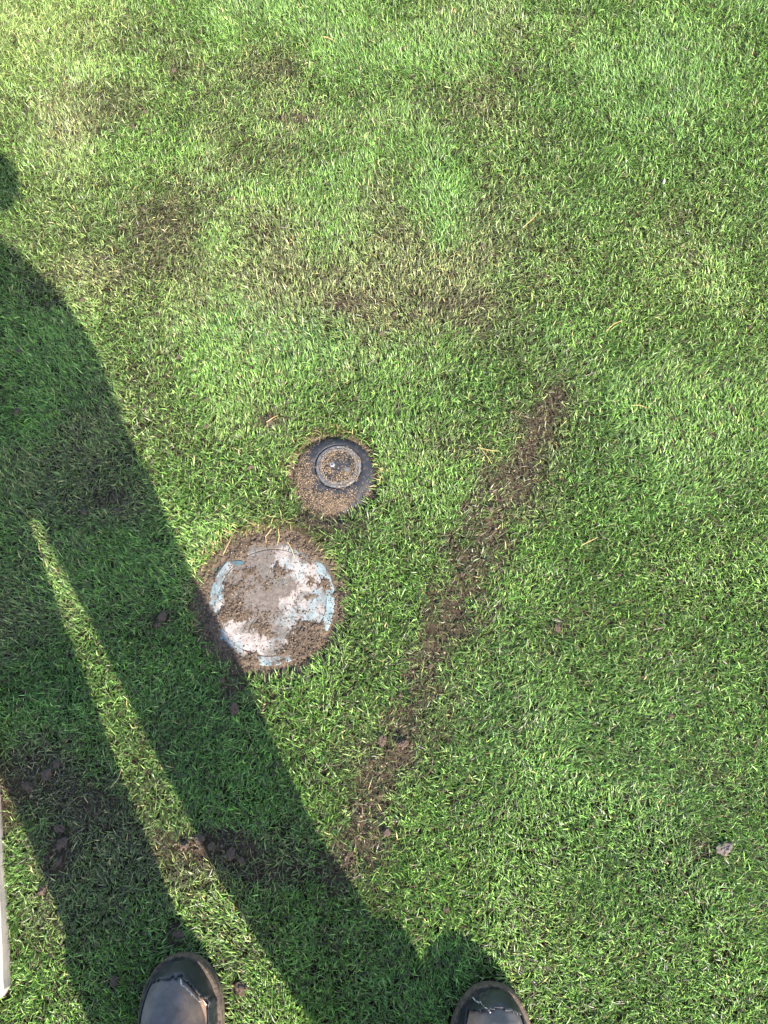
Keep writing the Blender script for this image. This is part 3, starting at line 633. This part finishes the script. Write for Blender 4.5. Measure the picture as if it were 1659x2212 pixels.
# ------------------------------------------------------------------ plank at the left
d = PLANK_A - PLANK_B; ang = math.atan2(d[1], d[0]) - math.pi / 2
pl = setp(empty('wooden_plank', (PLANK_B[0], PLANK_B[1], 0), ang), 'pale weathered wooden board lying flat on the grass', 'plank')
bm = bmesh.new()
nx, ny = 8, 90; Wp, Lp, Tp = .14, 1.05, .030
top = []; bot = []
for j in range(ny + 1):
    rt = []; rb = []
    for i in range(nx + 1):
        x = -Wp * i / nx; y = Lp * j / ny
        ex = (noise(np.array(y * 40.), np.array(i * 9.), 4) - .5) * .003 if i in (0, nx) else 0
        cr = max(0, 1 - y / .012) * .012 * (1 if i == 0 else .0)
        zz = Tp - (.003 if i in (0, nx) or j in (0, ny) else 0) + float(noise(np.array(x * 60.), np.array(y * 25.), 6) - .5) * .0012
        rt.append(bm.verts.new((x + float(ex) - cr, y, zz))); rb.append(bm.verts.new((x + float(ex) - cr, y, .002)))
    top.append(rt); bot.append(rb)
for j in range(ny):
    for i in range(nx):
        bm.faces.new((top[j][i], top[j + 1][i], top[j + 1][i + 1], top[j][i + 1])); bm.faces.new((bot[j][i], bot[j][i + 1], bot[j + 1][i + 1], bot[j + 1][i]))
    bm.faces.new((top[j][0], bot[j][0], bot[j + 1][0], top[j + 1][0])); bm.faces.new((top[j][nx], top[j + 1][nx], bot[j + 1][nx], bot[j][nx]))
for i in range(nx):
    bm.faces.new((top[0][i], top[0][i + 1], bot[0][i + 1], bot[0][i])); bm.faces.new((top[ny][i], bot[ny][i], bot[ny][i + 1], top[ny][i + 1]))
bmesh.ops.recalc_face_normals(bm, faces=bm.faces)
me = bpy.data.meshes.new('board'); bm.to_mesh(me); bm.free()
obj('board', me, M['wood'], pl)

# ------------------------------------------------------------------ person
BX = -.065; BY = (TOE_L[1] + TOE_R[1]) / 2 - .195
person = setp(empty('person', (BX, BY, 0)), 'person in worn black work boots standing on the turf and casting a long shadow', 'person')
PO = Vector((BX, BY, 0))
def skin(name, nodes, edges, mat, root, parent=person, sub=2, wrinkle=0):
    names = list(nodes); idx = {k: i for i, k in enumerate(names)}
    me = bpy.data.meshes.new(name)
    me.from_pydata([Vector(nodes[k][0]) - PO for k in names], [(idx[a], idx[b]) for a, b in edges], [])
    o = bpy.data.objects.new(name, me); col.objects.link(o); o.parent = parent
    sm = o.modifiers.new('skin', 'SKIN'); sm.use_smooth_shade = True
    if not me.skin_vertices: me.skin_vertices.new()
    for k in names:
        rr = nodes[k][1]; rr = rr if isinstance(rr, tuple) else (rr, rr)
        sv = me.skin_vertices[0].data[idx[k]]; sv.radius = rr; sv.use_root = (k == root)
    ss = o.modifiers.new('sub', 'SUBSURF'); ss.levels = ss.render_levels = sub
    if wrinkle:
        t = bpy.data.textures.new(name, 'CLOUDS'); t.noise_scale = .09
        dm = o.modifiers.new('wrinkle', 'DISPLACE'); dm.texture = t; dm.strength = wrinkle; dm.mid_level = .5
    me.materials.append(mat); return o
y0 = BY
AL = Vector((-.246, y0 - .005, .10)); AR = Vector((.082, y0 - .02, .10))
J = dict(pel=(BX, y0 - .01, .94), sp1=(BX, y0 - .01, 1.10), chest=(BX, y0 - .01, 1.30), neck=(BX, y0 + .01, 1.47), head0=(BX, y0 + .05, 1.57), head1=(BX, y0 + .09, 1.66), head2=(BX, y0 + .09, 1.73),
         shL=(BX - .17, y0 - .01, 1.39), shR=(BX + .14, y0 - .02, 1.40), elL=(BX - .25, y0 + .10, 1.14), elR=(BX + .235, y0, 1.335), wrL=(-.085, y0 + .36, 1.235), wrR=(BX - .03, y0 + .25, 1.17),
         hipL=(BX - .09, y0 - .01, .86), hipR=(BX + .08, y0 - .01, .86), knL=(-.222, y0 + .02, .48), knR=(.040, y0 + .02, .48), anL=tuple(AL), anR=tuple(AR))
body = {k: (v, r) for (k, v), r in zip(J.items(), (.11, .10, .09, .050, .07, .085, .06, .035, .035, .036, .036, .027, .027, .07, .07, .045, .045, .032, .032))}
E_ = [('pel', 'sp1'), ('sp1', 'chest'), ('chest', 'neck'), ('neck', 'head0'), ('head0', 'head1'), ('head1', 'head2'), ('chest', 'shL'), ('chest', 'shR'), ('shL', 'elL'), ('elL', 'wrL'), ('shR', 'elR'), ('elR', 'wrR'), ('pel', 'hipL'), ('pel', 'hipR'), ('hipL', 'knL'), ('knL', 'anL'), ('hipR', 'knR'), ('knR', 'anR')]
# hands: palm and five fingers on each wrist
def hand(tag, wr, palm, dirs):
    wr, palm = Vector(wr), Vector(palm)
    body[tag + 'p'] = (palm, (.030, .017)); E_.append(('wr' + tag, tag + 'p'))
    for f, (root, mid1, tip, r) in enumerate(dirs):
        ks = [f'{tag}{f}{j}' for j in range(3)]
        for kk, q in zip(ks, (root, mid1, tip)): body[kk] = (Vector(q), r)
        E_.extend([(tag + 'p', ks[0]), (ks[0], ks[1]), (ks[1], ks[2])])
# phone first, fingers go round it
c_, s_ = math.cos(R(TILT)), math.sin(R(TILT))
up = Vector((0, c_, s_)); fw = Vector((0, s_, -c_)); rt = Vector((1, 0, 0))
PH = Vector((0, 0, CAM_H)) - fw * .0135 - up * .055 + rt * .022
wl_ = Vector(J['wrL']); pm = PH - rt * .062 - up * .035 + fw * .004
hand('L', wl_, pm, [(pm + rt * (.012) + fw * .014 + up * (.03 - .02 * k), pm + rt * .045 + fw * .018 + up * (.034 - .021 * k), pm + rt * (.075 - .006 * abs(k - 1)) + fw * .016 + up * (.034 - .021 * k), .0085) for k in range(4)] +
     [(pm - fw * .012 + up * .03, pm - fw * .020 + up * .05 + rt * .016, pm - fw * .020 + up * .062 + rt * .034, .0095)])
wr_ = Vector(J['wrR']); dr = (Vector((-.16, y0 + .27, 1.18)) - wr_).normalized(); pr = wr_ + dr * .05
hand('R', wr_, pr, [(pr + dr * .045 + Vector((0, .018 * (1.5 - k), .004)), pr + dr * .075 + Vector((0, .019 * (1.5 - k), -.002)), pr + dr * (.098 - .006 * abs(k - 1)) + Vector((0, .019 * (1.5 - k), -.016)), .0085) for k in range(4)] +
     [(pr + Vector((0, .03, .004)), pr + dr * .025 + Vector((0, .048, .004)), pr + dr * .05 + Vector((0, .052, -.004)), .0095)])
skin('body', body, E_, M['skin'], 'pel')
tz = {}
def P(k, dx=0, dy=0, dz=0): v = Vector(J[k]); return (v.x + dx, v.y + dy, v.z + dz)
tr = dict(waist=(P('pel', 0, 0, .10), (.165, .125)), pel=(P('pel'), (.175, .135)), crot=((BX, y0 - .01, 1.0), (.15, .12)),
          hL=((-.185, y0, .88), .118), hR=((.055, y0, .88), .118), tL=((-.218, y0, .65), .108), tR=((.036, y0, .65), .102),
          kL=((-.236, y0 + .01, .46), .098), kR=((.038, y0 + .01, .46), .100), cL=((-.236, y0, .31), .086), cR=((.030, y0 - .01, .31), .086), fL=((-.246, y0 - .005, .13), .086), fR=((.080, y0 - .02, .13), .086))
skin('trousers', tr, [('waist', 'pel'), ('pel', 'crot'), ('crot', 'hL'), ('crot', 'hR'), ('hL', 'tL'), ('hR', 'tR'), ('tL', 'kL'), ('tR', 'kR'), ('kL', 'cL'), ('kR', 'cR'), ('cL', 'fL'), ('cR', 'fR')], M['trousers'], 'pel', wrinkle=.012)
def jacket():
    bm = bmesh.new(); rings = []; seg = 40
    for z, a, b, dy in ((.84, .222, .135, 0), (.90, .238, .14, 0), (.99, .250, .14, 0), (1.06, .246, .135, 0), (1.12, .222, .13, 0), (1.17, .19, .13, 0), (1.22, .165, .125, 0), (1.30, .17, .125, 0), (1.38, .17, .115, 0), (1.43, .13, .09, 0), (1.47, .07, .07, .01), (1.50, .066, .066, .012)):
        rings.append([bm.verts.new((a * math.cos(2 * math.pi * k / seg) + .004 * math.sin(5 * k + z * 40), b * math.sin(2 * math.pi * k / seg) + dy - .01 + .004 * math.sin(7 * k + z * 33), z + .004 * math.sin(3 * k))) for k in range(seg)])
    for r0, r1 in zip(rings, rings[1:]):
        for k in range(seg): bm.faces.new((r0[k], r0[(k + 1) % seg], r1[(k + 1) % seg], r1[k]))
    bm.faces.new(list(reversed(rings[0]))); bm.faces.new(rings[-1])
    for sd_ in 'LR':
        sh, el, wr = (Vector(J[q + sd_]) - PO for q in ('sh', 'el', 'wr')); inn = Vector((0, -.01, 1.36)).lerp(sh, .5)
        pts = [inn, sh, sh.lerp(el, .5), el, el.lerp(wr, .5), el.lerp(wr, .9)]
        me = tube('sleeve', pts, [.07, .073, .062, .058, .050, .042], 20); bm.from_mesh(me); bpy.data.meshes.remove(me)
    me = bpy.data.meshes.new('jacket'); bm.to_mesh(me); bm.free()
    o = obj('jacket', me, M['jacket'], person, True)
    rm = o.modifiers.new('remesh', 'REMESH'); rm.mode = 'VOXEL'; rm.voxel_size = .011; rm.use_smooth_shade = True
    sm = o.modifiers.new('smooth', 'SMOOTH'); sm.iterations = 4
    t = bpy.data.textures.new('folds', 'CLOUDS'); t.noise_scale = .08
    dm = o.modifiers.new('folds', 'DISPLACE'); dm.texture = t; dm.strength = .010
jacket()
# face: eyes, nose, mouth, ears, hair
def ell(name, c, r, mat, rot=(0, 0, 0), sub=3):
    bm = bmesh.new(); bmesh.ops.create_icosphere(bm, subdivisions=sub, radius=1)
    bmesh.ops.transform(bm, matrix=Matrix.Translation(Vector(c) - PO) @ Matrix.Rotation(rot[0], 4, 'X') @ Matrix.Diagonal((*r, 1)), verts=bm.verts)
    me = bpy.data.meshes.new(name); bm.to_mesh(me); bm.free(); return obj(name, me, mat, person, True)
hc = Vector((BX, y0 + .09, 1.66))
ell('hair', hc + Vector((0, -.022, .035)), (.088, .098, .085), M['hair'], (-.45, 0, 0))
for s in (-1, 1):
    ell('eye', hc + Vector((s * .032, .078, -.012)), (.013, .012, .010), M['eye']); ell('ear', hc + Vector((s * .086, -.01, -.02)), (.010, .02, .032), M['skin'])
ell('nose', hc + Vector((0, .090, -.045)), (.013, .020, .026), M['skin'], (.5, 0, 0)); ell('mouth', hc + Vector((0, .068, -.088)), (.024, .010, .008), M['skin'])

# boots
def build_boot(toe, rot, seed, torn):
    """torn=+1: split on the side towards +x, -1 towards -x"""
    bo = bpy.data.objects.new('boot', None); col.objects.link(bo); bo.parent = person
    bo.location = (toe[0] - BX, toe[1] - BY, .004); bo.rotation_euler = (0, 0, rot)
    L = .305; Sz = .030
    ds = np.concatenate([[.0006, .002, .005, .009], np.linspace(.012, .29, 130), [.296, .301, .3045]])
    wd = boot_w(ds)
    hh = np.interp(ds, [0, .004, .012, .025, .045, .07, .10, .14, .17, .21, .27, .295, .305], [.014, .026, .040, .053, .063, .068, .071, .080, .098, .125, .130, .11, .08])
    na = 97; A = np.linspace(0, math.pi, na); pw = .72
    V = np.zeros((len(ds), na, 3))
    ins = np.minimum(.006, .006 * np.sqrt(ds / .02))
    for k, dd in enumerate(ds):
        cx = np.sign(np.cos(A)) * np.abs(np.cos(A)) ** pw; sz = np.abs(np.sin(A)) ** pw
        V[k, :, 0] = (wd[k] - .002) * cx * (1 - .12 * sz); V[k, :, 1] = -dd - ins[k]; V[k, :, 2] = Sz - .004 + hh[k] * sz
    crease = .0016 * np.sin((V[:, :, 1] * 210 + V[:, :, 0] * 60)) * np.exp(-((-V[:, :, 1] - .115) / .022) ** 2); V[:, :, 2] += crease
    V[:, :, 2] += (fbm(V[:, :, 0], V[:, :, 1], 45, 3, seed) - .5) * .004
    nd = len(ds); Vf = V.reshape(-1, 3)
    idx = np.arange(nd * na).reshape(nd, na)
    F = np.stack([idx[:-1, :-1], idx[:-1, 1:], idx[1:, 1:], idx[1:, :-1]], 2).reshape(-1, 4)
    me = fast_mesh('upper', Vf, F)
    xx, dd = Vf[:, 0], -Vf[:, 1]
    basec = np.array([.110, .096, .092]); tan = np.array([.30, .19, .13])
    tb = np.exp(-(((xx - torn * .030) / .016) ** 2 + ((dd - .055) / .030) ** 2))
    tb = np.clip(tb * 1.6 * (.4 + 1.2 * fbm(xx, dd, 120, 3, seed + 4)), 0, .95)
    if torn < 0: tb = np.clip(tb + .45 * np.exp(-((dd - .065) / .02) ** 2), 0, .9)
    pt_col(me, basec * (1 - tb[:, None]) + tan * tb[:, None])
    obj('upper', me, M['leather'], bo, True)
    # rubber toe bumper, a shell over the leather with a ragged torn edge
    nx_ = np.gradient(V, axis=0); ny_ = np.gradient(V, axis=1); N = np.cross(ny_, nx_); N /= np.maximum(np.linalg.norm(N, axis=2, keepdims=True), 1e-9)
    N[N[:, :, 2].mean() < 0] *= -1
    cen = np.array([0, 0, .0]); flip = np.sign((N * (V - np.array([0, 0, .02]) - np.stack([0 * V[:, :, 0], V[:, :, 1] * .9, 0 * V[:, :, 0]], 2))).sum(2).mean()); N *= flip
    X_, D_ = V[:, :, 0], -V[:, :, 1]
    wl_ = boot_w(D_) - .002
    rag = (fbm(X_ + 3, D_ + 3, 260, 3, seed + 9) - .5)
    open_d = .019 + 9.0 * (X_ - torn * -.004) ** 2                      # leather begins this far behind the toe
    tornside = sstep(.004, .018, X_ * torn)
    if torn > 0: open_d = open_d * (1 - tornside) + (.006 + 1.05 * np.clip(X_ * torn, 0, 1) + rag * .007) * tornside
    else: open_d = open_d * (1 - tornside) + (.020 + .20 * X_ * torn + rag * .010) * tornside
    band = np.abs(X_) > wl_ * (.86 if torn > 0 else .84)
    if torn > 0: band &= ~((X_ > 0) & (D_ > .085))
    cover = ((D_ < open_d + rag * .002) | band) & (D_ < .15)
    edge = np.exp(-((D_ - open_d) / .006) ** 2)
    lift = .0016 + .0045 * edge * tornside * (.5 + 1.2 * rag)
    Vo = V + N * lift[:, :, None]
    # build on a finer copy
    cf = cover[:-1, :-1] & cover[1:, :-1] & cover[:-1, 1:] & cover[1:, 1:]
    Fk = np.stack([idx[:-1, :-1], idx[:-1, 1:], idx[1:, 1:], idx[1:, :-1]], 2)[cf]
    used = np.unique(Fk); remap = np.full(nd * na, -1); remap[used] = np.arange(len(used))
    me = fast_mesh('toe_bumper', Vo.reshape(-1, 3)[used], remap[Fk])
    o = obj('toe_bumper', me, M['bootrubber'], bo, True); so = o.modifiers.new('solid', 'SOLIDIFY'); so.thickness = .0022; so.offset = 0
    # pale torn fibres along the split
    pts = []
    for xk in np.linspace(.006, .048, 26):
        if torn > 0: dk = .006 + 1.05 * xk
        else: dk = .020 - .20 * xk
        dk += float(fbm(np.array([xk * torn + 3.]), np.array([dk + 3.]), 260, 3, seed + 9)[0] - .5) * (.007 if torn > 0 else .010)
        k = int(np.argmin(np.abs(ds - dk))); j = int(np.argmin(np.abs(V[k, :, 0] - xk * torn)))
        q = V[k, j] + N[k, j] * .0042; pts.append((xk * torn, -dk, q[2] + .0004))
    rad = [.0002 + .0013 * random.random() ** 2 for _ in pts]
    seg = pts[4:] if torn > 0 else pts[3:16]
    obj('torn_edge', tube('torn_edge', seg, rad[:len(seg)], 6), M['lining'], bo)
    # stitched seam line between bumper and leather
    # sole
    n = 90; dsl = (1 - np.cos(np.linspace(0, math.pi, n))) / 2 * L
    wsl = boot_w(dsl) * 1.095; outl = [(wv, -dv) for wv, dv in zip(wsl, dsl)] + [(-wv, -dv) for wv, dv in zip(wsl[::-1][1:-1], dsl[::-1][1:-1])]
    outl = [(a, b + (.004 if b > -.02 else 0) * (1 + b / .02)) for a, b in outl]
    bm = bmesh.new(); rings = []
    for (zz, g) in ((0, .985), (.004, 1.0), (.011, 1.0), (.0135, .99), (.016, 1.0), (.026, 1.0), (.030, .975)):
        rings.append([bm.verts.new((a * g, (b + .15) * (1 - (1 - g) * .4) - .15, zz + (0.006 * max(0, 1 + b / .07) if zz < .02 else 0.004 * max(0, 1 + b / .07)))) for a, b in outl])
    m_ = len(outl)
    for r0, r1 in zip(rings, rings[1:]):
        for k in range(m_): bm.faces.new((r0[k], r1[k], r1[(k + 1) % m_], r0[(k + 1) % m_]))
    bm.faces.new(rings[-1]); bm.faces.new(list(reversed(rings[0]))); bmesh.ops.recalc_face_normals(bm, faces=bm.faces)
    me = bpy.data.meshes.new('sole'); bm.to_mesh(me); bm.free(); obj('sole', me, M['sole'], bo, False)
    me = lathe('shaft', [(.046, .09), (.050, .13), (.052, .20)], 40, closed=False); o = obj('shaft', me, M['leather'], bo, True); o.location = (0, -.225, 0); o.scale = (1, 1.35, 1)
    pt_col(me, np.tile(basec, (len(me.vertices), 1)))
    return bo
setp(build_boot(TOE_L, ROT_L, 201, 1), 'left boot with its rubber toe bumper split along one side')
setp(build_boot(TOE_R, ROT_R, 305, -1), 'right boot with a black torn rubber toe bumper')

# phone held in the left hand
ph = setp(empty('mobile_phone', PH), 'dark mobile phone held out in the left hand', 'phone')
ph.rotation_euler = (R(TILT), 0, 0)
def rbox(name, sx, sy, sz, bev, mat, loc=(0, 0, 0), parent=ph):
    bm = bmesh.new(); bmesh.ops.create_cube(bm, size=1, matrix=Matrix.Diagonal((sx, sy, sz, 1)))
    bmesh.ops.bevel(bm, geom=[e for e in bm.edges if abs((e.verts[0].co - e.verts[1].co).normalized().z) > .9], offset=bev, segments=5, affect='EDGES', profile=.5)
    me = bpy.data.meshes.new(name); bm.to_mesh(me); bm.free(); o = obj(name, me, mat, parent); o.location = loc; return o
rbox('phone_body', .072, .146, .0076, .010, M['frame'])
rbox('screen', .068, .142, .0006, .009, M['phone'], (0, 0, .0041)); rbox('back_glass', .069, .143, .0006, .009, M['phone'], (0, 0, -.0041))
o = obj('lens', lathe('lens', [(.0065, 0), (.0065, .0018), (.005, .002)], 24), M['phone'], ph); o.location = (-.022, .055, -.0064)
